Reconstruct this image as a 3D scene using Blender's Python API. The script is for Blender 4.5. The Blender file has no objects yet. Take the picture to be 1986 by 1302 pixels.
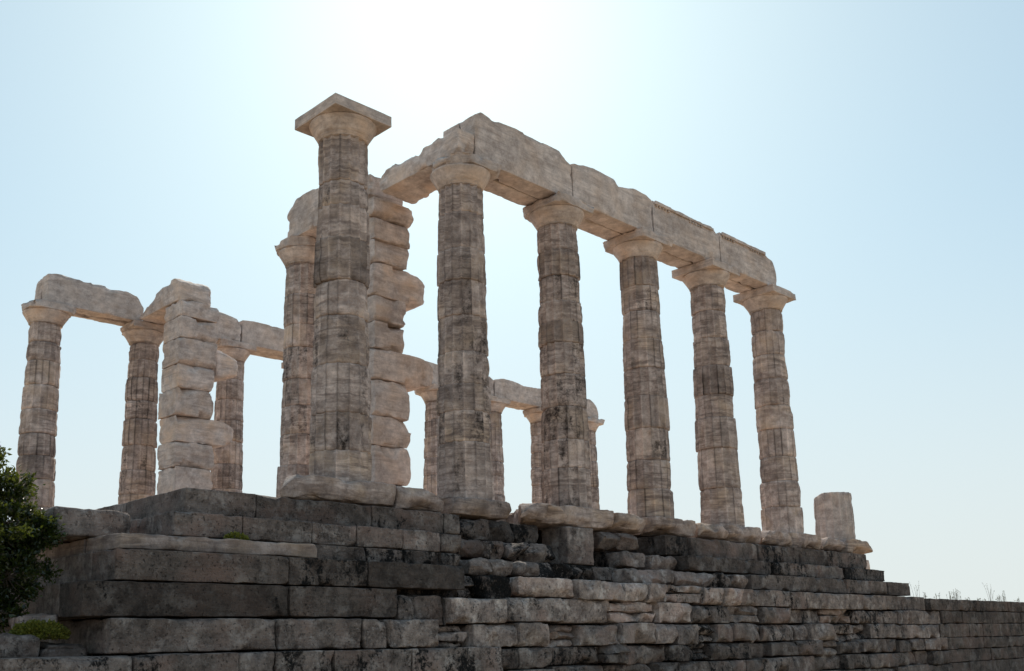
import bpy, math, random
import numpy as np
from mathutils import Matrix, Vector

# ------------------------------------------------------------------ camera, sky, sun, exposure
scene = bpy.context.scene
CAM = (-8.6719, -11.9191, -2.2727)
YAW, PITCH, ROLL = 0.7648, 0.1967, -0.0184
fw = np.array([math.cos(PITCH)*math.sin(YAW), math.cos(PITCH)*math.cos(YAW), math.sin(PITCH)])
rt = np.array([math.cos(YAW), -math.sin(YAW), 0.0]); up = np.cross(rt, fw)
cr, sr = math.cos(ROLL), math.sin(ROLL)
rt, up = cr*rt + sr*up, -sr*rt + cr*up
cam_d = bpy.data.cameras.new('camera'); cam = bpy.data.objects.new('camera', cam_d)
scene.collection.objects.link(cam)
cam.matrix_world = Matrix(((rt[0], up[0], -fw[0], CAM[0]), (rt[1], up[1], -fw[1], CAM[1]), (rt[2], up[2], -fw[2], CAM[2]), (0, 0, 0, 1)))
cam_d.sensor_width = 36; cam_d.lens = 1951.5/1986*36
cam_d.shift_x = 70.97/1986; cam_d.shift_y = 205.0/1986
cam_d.clip_start = .05; cam_d.clip_end = 60000
scene.camera = cam

SUN_EL = math.radians(37.0); SUN_AZ = math.atan2(0.545, 0.592)      # azimuth from +Y towards +X
world = bpy.data.worlds.new("World"); scene.world = world; world.use_nodes = True
wn = world.node_tree; bg = wn.nodes['Background']
sky = wn.nodes.new('ShaderNodeTexSky'); sky.sky_type = 'NISHITA'; sky.sun_disc = False
sky.sun_elevation = SUN_EL; sky.sun_rotation = SUN_AZ
sky.altitude = 60; sky.air_density = 1.0; sky.dust_density = 1.1; sky.ozone_density = 1.0
gma = wn.nodes.new('ShaderNodeGamma'); gma.inputs[1].default_value = .4; wn.links.new(sky.outputs[0], gma.inputs[0])   # hazy bright spring sky: less contrast
hzt = wn.nodes.new('ShaderNodeMix'); hzt.data_type = 'RGBA'; hzt.blend_type = 'MULTIPLY'; hzt.inputs[0].default_value = 1; hzt.inputs[7].default_value = (2.54, 3.16, 3.30, 1)
wn.links.new(gma.outputs[0], hzt.inputs[6])
tcn = wn.nodes.new('ShaderNodeTexCoord'); sepn = wn.nodes.new('ShaderNodeSeparateXYZ'); wn.links.new(tcn.outputs['Generated'], sepn.inputs[0])
mrn = wn.nodes.new('ShaderNodeMapRange'); mrn.interpolation_type = 'SMOOTHSTEP'; wn.links.new(sepn.outputs[2], mrn.inputs[0])
for _i, _v in ((1, 0.0), (2, .42), (3, .85), (4, 0.0)): mrn.inputs[_i].default_value = _v
hor = wn.nodes.new('ShaderNodeMix'); hor.data_type = 'RGBA'; wn.links.new(mrn.outputs[0], hor.inputs[0]); 
spc = wn.nodes.new('ShaderNodeSeparateColor'); wn.links.new(hzt.outputs[2], spc.inputs[0])
mr2 = wn.nodes.new('ShaderNodeMapRange'); mr2.interpolation_type = 'SMOOTHSTEP'; wn.links.new(spc.outputs[0], mr2.inputs[0])
for _i, _v in ((1, 6.7), (2, 10.4), (3, 0.0), (4, 1.0)): mr2.inputs[_i].default_value = _v
wht = wn.nodes.new('ShaderNodeMix'); wht.data_type = 'RGBA'; wn.links.new(mr2.outputs[0], wht.inputs[0]); wn.links.new(hzt.outputs[2], wht.inputs[6]); wht.inputs[7].default_value = (9.2, 8.9, 8.8, 1)
wn.links.new(wht.outputs[2], hor.inputs[6]); hor.inputs[7].default_value = (6.35, 6.75, 6.75, 1)   # milky sea haze at the horizon
wn.links.new(hor.outputs[2], bg.inputs[0]); bg.inputs[1].default_value = 0.12
sun_d = bpy.data.lights.new('sun', 'SUN'); sun_d.energy = 5.0; sun_d.angle = math.radians(.5); sun_d.color = (1, .91, .78)
sun = bpy.data.objects.new('sun', sun_d); scene.collection.objects.link(sun)
sdir = Vector((math.cos(SUN_EL)*math.sin(SUN_AZ), math.cos(SUN_EL)*math.cos(SUN_AZ), math.sin(SUN_EL)))
sun.rotation_euler = sdir.to_track_quat('Z', 'Y').to_euler(); sun.location = (20, 20, 30)
scene.view_settings.view_transform = 'Standard'; scene.view_settings.look = 'None'
scene.view_settings.exposure = 0.0; scene.view_settings.gamma = 1

# ------------------------------------------------------------------ noise
def _h(ix, iy, iz, s):
    h = (ix.astype(np.int64)*374761393 + iy.astype(np.int64)*668265263 + iz.astype(np.int64)*2147483647 + s*1274126177) & 0xffffffff
    h = ((h ^ (h >> 13))*1274126177) & 0xffffffff
    h = ((h ^ (h >> 16))*2246822519) & 0xffffffff
    return ((h ^ (h >> 15)) & 0xffff)/65535.0*2 - 1
def vn(P, s=0):
    F = np.floor(P); t = P-F; t = t*t*(3-2*t); F = F.astype(np.int64); r = 0
    for dx in (0, 1):
        wx = t[:, 0] if dx else 1-t[:, 0]
        for dy in (0, 1):
            wy = t[:, 1] if dy else 1-t[:, 1]
            for dz in (0, 1):
                wz = t[:, 2] if dz else 1-t[:, 2]
                r = r + wx*wy*wz*_h(F[:, 0]+dx, F[:, 1]+dy, F[:, 2]+dz, s)
    return r
def fbm(P, s=0, o=3):
    r = 0; a = 1; t = 0
    for i in range(o):
        r = r + a*vn(P*(2.03**i)+17.3*i, s+i); t += a; a *= .5
    return r/t

# ------------------------------------------------------------------ materials
def nd(nt, typ, **kw):
    n = nt.nodes.new(typ)
    for k, v in kw.items():
        if k.startswith('i_'): n.inputs[k[2:].replace('_', ' ')].default_value = v
        else: setattr(n, k, v)
    return n
def mth(nt, op, a, b=None, clamp=False):
    n = nt.nodes.new('ShaderNodeMath'); n.operation = op; n.use_clamp = clamp
    for i, v in enumerate((a, b)):
        if v is None: continue
        if isinstance(v, (int, float)): n.inputs[i].default_value = v
        else: nt.links.new(v, n.inputs[i])
    return n.outputs[0]
def mixc(nt, f, a, b, mode='MIX'):
    n = nt.nodes.new('ShaderNodeMix'); n.data_type = 'RGBA'; n.blend_type = mode; n.clamp_factor = True
    for i, v in ((0, f), (6, a), (7, b)):
        if isinstance(v, (int, float)): n.inputs[i].default_value = v
        elif isinstance(v, tuple): n.inputs[i].default_value = (*v, 1)
        else: nt.links.new(v, n.inputs[i])
    return n.outputs[2]
def rmp(nt, fac, lo, hi):
    n = nt.nodes.new('ShaderNodeMapRange'); n.clamp = True
    nt.links.new(fac, n.inputs[0]); n.inputs[1].default_value = lo; n.inputs[2].default_value = hi
    return n.outputs[0]
def noise(nt, vec, scale, detail=5, rough=.6, mapscale=None, loc=None, dist=0):
    if mapscale or loc:
        m = nt.nodes.new('ShaderNodeMapping'); nt.links.new(vec, m.inputs[0])
        if mapscale: m.inputs['Scale'].default_value = mapscale
        if loc: m.inputs['Location'].default_value = loc
        vec = m.outputs[0]
    n = nt.nodes.new('ShaderNodeTexNoise'); nt.links.new(vec, n.inputs['Vector'])
    n.inputs['Scale'].default_value = scale; n.inputs['Detail'].default_value = detail; n.inputs['Roughness'].default_value = rough
    n.inputs['Distortion'].default_value = dist
    return n.outputs['Fac']
def stone_mat(name, c_lo, c_hi, c_warm, crust=(.035, .030, .028), bed=.5, crust_gain=1.0, pale=(.5, .46, .42), pale_gain=.0, bump=.35, speck=0.0, pits=.25, cth=.72, csharp=8.0, cbig=.12):
    m = bpy.data.materials.new(name); m.use_nodes = True; nt = m.node_tree
    b = nt.nodes['Principled BSDF']; b.inputs['Roughness'].default_value = .9; b.inputs['Specular IOR Level'].default_value = .2
    g = nt.nodes.new('ShaderNodeNewGeometry').outputs['Position']
    tint = nt.nodes.new('ShaderNodeAttribute'); tint.attribute_name = 'tint'
    tc = nt.nodes.new('ShaderNodeSeparateColor'); nt.links.new(tint.outputs['Color'], tc.inputs[0])
    bright, hue, dirt = tc.outputs[0], tc.outputs[1], tc.outputs[2]
    big = noise(nt, g, 1.3, 4, .55)
    mid = noise(nt, g, 6.0, 6, .65, loc=(3, 8, 1))
    bedn = noise(nt, g, 1.5, 8, .68, mapscale=(1.0, 1.0, 7.5), dist=.8)
    fine = noise(nt, g, 38, 5, .7)
    f = mth(nt, 'ADD', mth(nt, 'ADD', mth(nt, 'MULTIPLY', big, .3), mth(nt, 'MULTIPLY', mid, .5)), mth(nt, 'MULTIPLY', noise(nt, g, 24, 4, .7, loc=(7, 1, 3)), .2))
    col = mixc(nt, rmp(nt, f, .40, .60), c_lo, c_hi)
    col = mixc(nt, mth(nt, 'MULTIPLY', rmp(nt, noise(nt, g, 2.1, 4, .5, loc=(9, 2, 5)), .45, .7), hue), col, c_warm)
    # bedding veins
    bv = mth(nt, 'MAXIMUM', rmp(nt, bedn, .38, .56), mth(nt, 'SUBTRACT', 1.0, rmp(nt, noise(nt, g, 1.1, 4, .6, loc=(6, 6, 1)), .38, .58)))
    col = mixc(nt, mth(nt, 'MULTIPLY', mth(nt, 'SUBTRACT', 1.0, bv), bed), col, (c_lo[0]*.62, c_lo[1]*.60, c_lo[2]*.60))
    if pale_gain:
        pz = rmp(nt, noise(nt, g, 3.4, 7, .72, loc=(1, 4, 6)), .52, .66)
        col = mixc(nt, mth(nt, 'MULTIPLY', pz, pale_gain), col, pale)
    # dark crust, blotchy, running a little down the stone
    cr1 = noise(nt, g, 3.2, 7, .72, mapscale=(1.25, 1.25, .62), loc=(5, 5, 2))
    cr2 = noise(nt, g, 15, 5, .7)
    cf = mth(nt, 'ADD', mth(nt, 'MULTIPLY', cr1, .66-.2*bed), mth(nt, 'ADD', mth(nt, 'MULTIPLY', cr2, .34), mth(nt, 'MULTIPLY', noise(nt, g, 3.0, 5, .65, mapscale=(.8, .8, 6), loc=(4, 4, 4)), .2*bed)))
    cf = mth(nt, 'ADD', cf, mth(nt, 'ADD', mth(nt, 'MULTIPLY', mth(nt, 'SUBTRACT', noise(nt, g, .75, 3, .6, loc=(12, 5, 7)), .5), cbig), mth(nt, 'MULTIPLY', mth(nt, 'SUBTRACT', noise(nt, g, 42, 4, .7), .5), .14)))
    th = mth(nt, 'SUBTRACT', cth, mth(nt, 'MULTIPLY', dirt, .27))
    cfac = mth(nt, 'MULTIPLY', mth(nt, 'SUBTRACT', cf, th), csharp, True)
    col = mixc(nt, mth(nt, 'MULTIPLY', cfac, crust_gain), col, crust)
    # fine grain and pits
    col = mixc(nt, mth(nt, 'MULTIPLY', rmp(nt, fine, .58, .75), .35), col, (c_lo[0]*.45, c_lo[1]*.43, c_lo[2]*.42))
    col = mixc(nt, mth(nt, 'MULTIPLY', rmp(nt, fine, .42, .25), .25+speck), col, pale)
    pt = rmp(nt, noise(nt, g, 26, 4, .75, loc=(2, 9, 4)), .60, .68)
    col = mixc(nt, mth(nt, 'MULTIPLY', pt, pits), col, crust)
    # per block brightness
    hs = nt.nodes.new('ShaderNodeHueSaturation'); nt.links.new(col, hs.inputs['Color']); nt.links.new(mth(nt, 'MULTIPLY', bright, 2.0), hs.inputs['Value'])
    nt.links.new(hs.outputs[0], b.inputs['Base Color'])
    bp = nt.nodes.new('ShaderNodeBump'); bp.inputs['Strength'].default_value = bump; bp.inputs['Distance'].default_value = .03
    hh = mth(nt, 'ADD', mth(nt, 'MULTIPLY', fine, .35), mth(nt, 'ADD', mth(nt, 'MULTIPLY', bedn, .5*bed+.1), mth(nt, 'MULTIPLY', mid, .5)))
    hh = mth(nt, 'SUBTRACT', hh, mth(nt, 'MULTIPLY', pt, .5*pits)); nt.links.new(hh, bp.inputs['Height']); nt.links.new(bp.outputs[0], b.inputs['Normal'])
    return m
MARBLE = stone_mat('weathered_marble', (.25, .19, .165), (.68, .55, .49), (.60, .43, .30), bed=.8, crust=(.045, .034, .030), cth=.735, bump=.8, speck=.06)
MARBLE_CLEAN = stone_mat('clean_marble', (.36, .295, .265), (.71, .605, .55), (.68, .49, .36), bed=.5, bump=.6, speck=.05, crust_gain=.8, crust=(.08, .068, .06))
POROS = stone_mat('poros_limestone', (.063, .050, .045), (.26, .212, .187), (.26, .18, .150), bed=.35, crust=(.009, .008, .008), pale=(.44, .39, .36), pale_gain=.6, bump=1.8, speck=.35, pits=.4, cth=.70, csharp=15, cbig=.30)

# ------------------------------------------------------------------ mesh building
class MB:
    def __init__(s): s.v = []; s.f = []; s.t = []; s.n = 0
    def add(s, V, F, tint):
        s.v.append(V); s.f.append(F+s.n); s.t.append(np.tile(np.array([*tint, 1.0]), (len(V), 1)) if not isinstance(tint, np.ndarray) else tint); s.n += len(V)
    def build(s, name, mat, parent=None, smooth=True, origin=None):
        V = np.concatenate(s.v); T = np.concatenate(s.t)
        Fs = s.f
        if parent is not None: V = V - np.array(parent.location)
        elif origin is not None: V = V - np.array(origin)
        me = bpy.data.meshes.new(name)
        quads = [f for f in Fs if f.shape[1] == 4]; others = [f for f in Fs if f.shape[1] != 4]
        nl = sum(f.size for f in Fs); nf = sum(len(f) for f in Fs)
        me.vertices.add(len(V)); me.vertices.foreach_set('co', V.astype(np.float32).ravel())
        me.loops.add(nl); me.polygons.add(nf)
        allf = quads+others
        me.loops.foreach_set('vertex_index', np.concatenate([f.ravel() for f in allf]).astype(np.int32))
        sizes = np.concatenate([np.full(len(f), f.shape[1]) for f in allf])
        me.polygons.foreach_set('loop_start', np.concatenate([[0], np.cumsum(sizes)[:-1]]).astype(np.int32))
        me.update(calc_edges=True)
        a = me.attributes.new('tint', 'FLOAT_COLOR', 'POINT'); a.data.foreach_set('color', T.astype(np.float32).ravel())
        if smooth: me.polygons.foreach_set('use_smooth', np.ones(nf, bool))
        me.materials.append(mat)
        o = bpy.data.objects.new(name, me); scene.collection.objects.link(o)
        if parent is not None: o.parent = parent
        elif origin is not None: o.location = origin
        return o
def tag(o, label=None, cat=None, group=None, kind=None):
    if label: o['label'] = label
    if cat: o['category'] = cat
    if group: o['group'] = group
    if kind: o['kind'] = kind
    return o
def empty(name, loc, label=None, cat=None, group=None):
    o = bpy.data.objects.new(name, None); scene.collection.objects.link(o); o.location = loc; o.empty_display_size = .3
    return tag(o, label, cat, group, 'thing')

_lat = {}
def lattice(nu, nv, nw):
    """surface lattice of a box: unit coords (N,3) and outward quads"""
    k = (nu, nv, nw)
    if k in _lat: return _lat[k]
    n = np.array([nu, nv, nw]); idx = {}; V = []; F = []
    faces = []
    for ax in range(3):
        a, b = (ax+1) % 3, (ax+2) % 3
        for side in (0, 1):
            ia, ib = np.meshgrid(np.arange(n[a]+1), np.arange(n[b]+1), indexing='ij')
            P = np.zeros((n[a]+1, n[b]+1, 3), int); P[..., a] = ia; P[..., b] = ib; P[..., ax] = side*n[ax]
            key = P[..., 0]*1000000 + P[..., 1]*1000 + P[..., 2]
            q = np.stack([key[:-1, :-1], key[1:, :-1], key[1:, 1:], key[:-1, 1:]], -1).reshape(-1, 4)
            if side == 0: q = q[:, ::-1]
            faces.append(q)
    Fk = np.concatenate(faces); uk, inv = np.unique(Fk, return_inverse=True)
    V = np.stack([uk//1000000, uk//1000 % 1000, uk % 1000], -1)/n
    _lat[k] = (V, inv.reshape(-1, 4)); return _lat[k]
def axis_lines(L, cell, r, maxn):
    # crisp edges: a few close lines next to each edge, an even grid between them
    if L < 9*r or r <= 0: return np.linspace(0, 1, max(3, min(maxn, int(round(L/cell))))+1)
    e = np.array([0, .25*r, .9*r, 1.7*r]); m = max(2, min(maxn, int(round((L-3.4*r)/cell))))
    mid = np.linspace(1.7*r, L-1.7*r, m+1)[1:-1]
    return np.concatenate([e, mid, (L-e)[::-1]])/L
def stone(mb, x0, x1, y0, y1, z0, z1, cell=.05, r=.02, amp=.010, lump=.02, chip=.05, seed=0, tint=(.5, .5, .3), warp=None, bed=0.0, maxn=120, cuts=0, cutd=.05, facing=True, low=False):
    D = np.array([x1-x0, y1-y0, z1-z0]); C = np.array([x0+x1, y0+y1, z0+z1])/2
    axes = [axis_lines(D[i], cell, r, maxn) for i in range(3)]
    n = [len(a)-1 for a in axes]
    U, F = lattice(*n)
    W = np.stack([axes[i][np.round(U[:, i]*n[i]).astype(int)] for i in range(3)], -1)
    P = (W-.5)*D
    if r > 0:
        rr = min(r, D.min()*.45)
        inner = np.clip(P, -(D/2-rr), D/2-rr); d = P-inner; L = np.linalg.norm(d, axis=1); k = L > 1e-9
        d[k] = d[k]/L[k][:, None]*rr; P = inner+d
    N = P/(D/2); N = np.sign(N)*np.abs(N)**8; N /= np.linalg.norm(N, axis=1)[:, None]+1e-9
    P = P + C; Q = P.copy()
    if warp is not None: P = warp(W, P)
    e = np.sort(np.abs((W-.5)*D) - D/2, axis=1)[:, 1]      # ~0 near edges (second largest face distance)
    edge = np.exp(e/.05)
    disp = lump*fbm(Q*2.3, seed, 2) + amp*fbm(Q*11, seed+3, 3)
    if bed: disp = disp + bed*fbm(Q*np.array([1.2, 1.2, 14]), seed+8, 3)
    ch = np.clip(fbm(Q*3.6, seed+5, 3)-.05, 0, 1)
    disp = disp - edge*chip*ch*2.4 - edge*amp*.3
    P = P + N*disp[:, None]
    if cuts:
        r_ = random.Random(seed*7+1); k = min(.45, D.min()/D.max()*1.2)
        for _ in range(cuts):
            sg = np.array([r_.choice((-1, 1)), r_.choice((-1, -1, -1, 1)) if facing else r_.choice((-1, 1)), -1 if low and r_.random() < .75 else r_.choice((-1, 1))], float)
            w = np.array([r_.uniform(.1, 1), r_.uniform(.4, 1), r_.uniform(.25, 1)])
            if r_.random() < .45: w[0] = r_.uniform(-.15, .15)            # along a long edge
            nn = sg*w; nn /= np.linalg.norm(nn); anchor = C+sg*D/2
            if abs(w[0]) < .2: anchor[0] = C[0]+r_.uniform(-.5, .5)*D[0]; nn[0] = r_.uniform(-.35, .35); nn /= np.linalg.norm(nn)
            dd = (P-anchor)@nn + r_.uniform(.3, 1)*cutd
            dd = dd + .012*fbm(Q*7, seed+_, 2)
            dd = np.where(np.linalg.norm((P-anchor)*np.array([1, 1, 1.0]), axis=1) < r_.uniform(2.5, 7)*cutd, dd, 0)
            P = P - np.clip(dd, 0, None)[:, None]*nn
    mb.add(P, F, tint)
rng = random.Random(11)
def rt3(b=.5, db=.08, h=.5, dh=.4, d=.4, dd=.3): return (b+rng.uniform(-db, db), min(1, max(0, h+rng.uniform(-dh, dh))), min(1, max(0, d+rng.uniform(-dd, dd))))

# ------------------------------------------------------------------ columns
SP = 2.52; YS = 12.08; HS = 5.42; RB, RT = .478, .384
def Rz(z): return RB+(RT-RB)*z/HS
def drum(mb, cx, cy, z0, z1, seed, tint, m=7, cell=.04, flute=.050, erode=.3, jointr=.012, gap=.006, dR=0.0, cuts=3):
    """one fluted drum; erode 0 crisp (restored) .. 1 nearly round. Vertices are doubled on the arrises so they stay sharp"""
    K = 16*(m+1); H = z1-z0; nz = max(4, int(H/cell))
    ph = np.tile(np.arange(m+1)/m, 16); fi = np.repeat(np.arange(16), m+1); a = (fi+ph)/16*2*math.pi + .03
    zz = np.concatenate([[0, .008, .022], np.linspace(.05, H-.05, max(2, nz)), [H-.022, H-.008, H]])+z0
    A, Z = np.meshgrid(a, zz); PH = np.tile(ph, (len(zz), 1))
    R0 = Rz(Z)+dR
    fl = 1-(2*PH-1)**2                       # 0 at arris
    P0 = np.stack([cx+R0*np.cos(A), cy+R0*np.sin(A), Z], -1).reshape(-1, 3)
    er = np.clip(erode + .6*fbm(P0*1.7, seed, 2), 0, 1).reshape(A.shape)
    R = R0 - flute*(fl*(1-.8*er) + .45*er)
    ed = np.minimum(Z-z0, z1-Z); e1 = np.exp(-ed/.020)
    R -= gap*np.exp(-ed/.006)+jointr*e1
    chip = np.clip(fbm(P0*np.array([3.2, 3.2, 2.0]), seed+9, 3)-.12, 0, 1).reshape(A.shape)
    R -= np.exp(-ed/.06)*chip*(.05+.12*erode)
    arr = np.exp(-np.minimum(PH, 1-PH)*7); ac = np.clip(fbm(P0*np.array([5, 5, 4.]), seed+21, 3), 0, 1).reshape(A.shape)
    R -= arr*ac*.05
    R += (.004+.010*erode)*fbm(P0*np.array([1.2, 1.2, 15]), seed+4, 3).reshape(A.shape)*(.3+er) + .005*fbm(P0*16, seed+7, 2).reshape(A.shape) + .010*erode*fbm(P0*2.5, seed+13, 2).reshape(A.shape)
    ox, oy = .009*math.sin(seed*1.7), .009*math.cos(seed*2.3)
    V = np.stack([cx+ox+R*np.cos(A), cy+oy+R*np.sin(A), Z], -1).reshape(-1, 3)
    r_ = random.Random(seed*3+1)
    for _ in range(cuts):                    # splinters broken off the drum's rims
        aa = r_.uniform(2.6, 6.0); top_ = r_.random() < .5; sz = r_.uniform(.015, .05)*(.5+erode)
        an = np.array([cx+Rz(z0)*math.cos(aa), cy+Rz(z0)*math.sin(aa), z1 if top_ else z0])
        nn = np.array([math.cos(aa), math.sin(aa), (1 if top_ else -1)*r_.uniform(.2, 1.2)]); nn /= np.linalg.norm(nn)
        dd = (V-an)@nn+sz+.01*fbm(V*9, seed+_, 2); V = V-np.where(np.linalg.norm(V-an, axis=1) < .3, np.clip(dd, 0, None), 0)[:, None]*nn
    nr = len(zz); i = np.arange(nr-1)[:, None]*K; j = np.arange(K).reshape(16, m+1)[:, :-1].ravel()[None]; j2 = j+1
    F = np.stack([i+j, i+j2, i+K+j2, i+K+j], -1).reshape(-1, 4)
    fr = np.array([r_.uniform(-1, 1) for _ in range(16)]); T = np.tile(np.array([*tint, 1.0]), (len(V), 1)); FI = np.tile(fi, nr)
    T[:, 2] = np.clip(T[:, 2]+.30*fr[FI], 0, 1); gr = np.array([r_.choice((-.24, -.18, -.10, .10, .14)) for _ in range(17)]); near = np.where(ph < .5, 0, 1); arrv = np.tile(gr[(fi+near) % 16]*np.exp(-(np.minimum(ph, 1-ph)*11)**2), nr)
    T[:, 0] += .068*fr[(FI*7+3) % 16]+arrv*np.clip(.9+vn(V*np.array([2, 2, 1.4]), seed)*1.2, 0, 1.4)
    mb.add(V, F, T)
    base = mb.n-len(V)
    mb.f.append((np.arange(K)[::-1]+base)[None]); mb.f.append((np.arange(K)+base+(nr-1)*K)[None])
def echinus(mb, cx, cy, seed, tint, K=96, erode=.2, rmax=.545):
    prof = [(5.42, .384), (5.425, .372), (5.44, .372), (5.445, .388), (5.465, .392), (5.47, .400), (5.48, .397), (5.485, .408), (5.53, .432), (5.57, .457), (5.61, .482), (5.645, .505), (5.672, .523), (5.69, rmax-.014), (5.702, rmax-.016), (5.712, rmax-.04)]
    a = np.arange(K)/K*2*math.pi; z = np.array([p[0] for p in prof]); r = np.array([p[1] for p in prof])
    A, Z = np.meshgrid(a, z); R = np.tile(r[:, None], (1, K))
    P = np.stack([cx+R*np.cos(A), cy+R*np.sin(A), Z], -1).reshape(-1, 3)
    R = R.ravel()+.006*(.4+erode)*fbm(P*9, seed, 3)+.02*erode*fbm(P*2.5, seed+2, 2)-.09*erode*np.clip(fbm(P*3, seed+5, 3)-.1, 0, 1)
    V = np.stack([cx+R*np.cos(A.ravel()), cy+R*np.sin(A.ravel()), Z.ravel()], -1)
    nr = len(z); i = np.arange(nr-1)[:, None]*K; j = np.arange(K)[None]; j2 = (j+1) % K
    F = np.stack([i+j, i+j2, i+K+j2, i+K+j], -1).reshape(-1, 4); mb.add(V, F, tint)
    base = mb.n-len(V); mb.f.append((np.arange(K)[::-1]+base)[None]); mb.f.append((np.arange(K)+base+(nr-1)*K)[None])
def abacus(mb, cx, cy, seed, tint, cuts=(0, 0, 0, 0), amp=.004, cell=.05, half=.545, chip=.03):
    """cuts: how far each corner is broken back: (-,-) nearest, (-,+) left, (+,-) right, (+,+) far"""
    def warp(W, P):
        P = P.copy()
        for (sx, sy), k in zip(((-1, -1), (-1, 1), (1, -1), (1, 1)), cuts):
            if k <= 0: continue
            dx, dy = (P[:, 0]-cx)*sx, (P[:, 1]-cy)*sy
            lim = 2*half-k + .07*fbm(P*3.3, seed+31, 2)
            lim = lim + (P[:, 2]-5.8)*.5
            s = np.clip(dx, 0, 9)+np.clip(dy, 0, 9); over = (s > lim) & (dx > 0) & (dy > 0)
            f = np.where(over, lim/np.maximum(s, 1e-6), 1)
            f = np.where(over, 1-(1-f)*np.minimum(1, np.minimum(dx, dy)/(.25*half)), 1)
            P[:, 0] = cx+(P[:, 0]-cx)*f; P[:, 1] = cy+(P[:, 1]-cy)*f
        return P
    stone(mb, cx-half, cx+half, cy-half, cy+half, 5.705, 5.885, cell=cell, r=.008, amp=amp, lump=.004, chip=chip, seed=seed, tint=tint, warp=warp)
def column(cx, cy, joints, label, group, seed, cuts=(0, 0, 0, 0), crisp=(), dark=(), cell=.04, m=7, erode=.35, base_tint=.5, dirt=.35, abamp=.004, abchip=.03, capital=True, ech=.2, wide=(), top=None):
    root = empty('doric_column', (cx, cy, 0), label, 'column', group)
    for k in range(len(joints)-1):
        z1, z0 = joints[k], joints[k+1]; r = random.Random(seed*100+k)
        er = erode+r.uniform(-.25, .3); tb = base_tint+r.uniform(-.05, .055); hu = r.uniform(.1, .8); di = dirt+r.uniform(-.2, .2); g = .006; dR = r.uniform(-.011, .009)
        if k in crisp: er = .0; tb = base_tint-.09+r.uniform(-.02, .02); di = .15; dR = .014
        if k in dark: di = dirt+.35
        if k in wide: dR = .02
        mb = MB(); drum(mb, cx, cy, z0, z1, seed*50+k*3, (tb, hu, max(0, min(1, di))), m=m, cell=cell, erode=max(0, min(1, er)), dR=dR, jointr=.006+.016*max(0, er))
        mb.build('drum', MARBLE, root)
    if capital:
        mb = MB(); echinus(mb, cx, cy, seed+5, (.52, .75, .12), erode=ech, K=96 if m > 5 else 64); mb.build('echinus', MARBLE_CLEAN, root)
        mb = MB(); abacus(mb, cx, cy, seed+6, (.48, .5, .15), cuts, amp=abamp, chip=abchip, cell=.045 if m > 5 else .08); mb.build('abacus', MARBLE_CLEAN, root)
    return root
GN = 'columns along the near side of the temple'; GF = 'columns along the far side of the temple'
NJ = [[5.42, 4.68, 4.28, 3.75, 3.07, 2.52, 1.77, 1.03, .47, -.01], [5.42, 4.91, 4.26, 3.69, 3.07, 2.44, 1.88, 1.43, .91, -.05], [5.42, 4.91, 4.4, 3.9, 3.5, 3.09, 2.49, 1.88, 1.27, .75, -.01],
      [5.42, 4.8, 4.26, 3.66, 3.06, 2.48, 1.82, 1.18, .6, -.01], [5.42, 4.82, 4.19, 3.56, 2.91, 2.4, 1.72, .85, -.01], [5.42, 4.87, 4.29, 3.7, 3.05, 2.48, 1.82, 1.24, .64, -.01]]
column(0, 0, NJ[0], 'tallest looking nearest column, free standing with a sharp square capital carrying nothing', GN, 1, crisp=(3,), dark=(5, 6, 7), erode=.15, dirt=.42, base_tint=.45, cell=.03, m=10, abchip=.003, abamp=.0015)
column(SP, 0, NJ[1], 'black blotched column under the corner where the near beams meet the beam running back', GN, 2, cuts=(.34, .42, .12, .1), crisp=(2,), dark=(3, 4, 5, 6, 7), erode=.2, dirt=.5, base_tint=.47, ech=.35, cell=.035, abamp=.012, abchip=.09)
column(2*SP, 0, NJ[2], 'dark stained fluted column with a chipped capital, third along the near row from the left', GN, 3, cuts=(.05, .2, 0, 0), crisp=(1, 4), dark=(2, 3, 5, 6, 7, 8), erode=.25, dirt=.5, base_tint=.47, ech=.2, abchip=.06)
column(3*SP, 0, NJ[3], 'fourth column of the near row, with a long lower drum and worn pointed capital corner', GN, 4, cuts=(.06, .1, .05, 0), crisp=(0, 5), dark=(1, 6), erode=.35, dirt=.33, base_tint=.48, ech=.25, abchip=.07)
column(4*SP, 0, NJ[4], 'column with two smooth brown restored drums in its middle, fifth of the near row', GN, 5, crisp=(3, 5), erode=.4, dirt=.3, base_tint=.48, abchip=.03)
column(5*SP, 0, NJ[5], 'last full column of the near row, with a sharp square capital, before the stump', GN, 6, erode=.55, dirt=.25, base_tint=.48, abchip=.03)
# stump with one corner of its top broken off
st = empty('column_stump', (6*SP, 0, 0), 'short stump of a fluted column, one drum high, at the far end of the platform', 'column stump')
mb = MB(); drum(mb, 6*SP, 0, -.01, 1.2, 777, (.50, .5, .22), m=9, cell=.035, erode=.05); 
for A in mb.v:
    k = A[:, 2] > .9; s = (A[:, 0]-6*SP)*-.55+(A[:, 1])*.8
    A[:, 2] = np.where(k, A[:, 2]-np.clip(s-.26, 0, 1)*.55*np.clip((A[:, 2]-.9)/.3, 0, 1), A[:, 2])
mb.build('drum', MARBLE_CLEAN, st)
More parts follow.
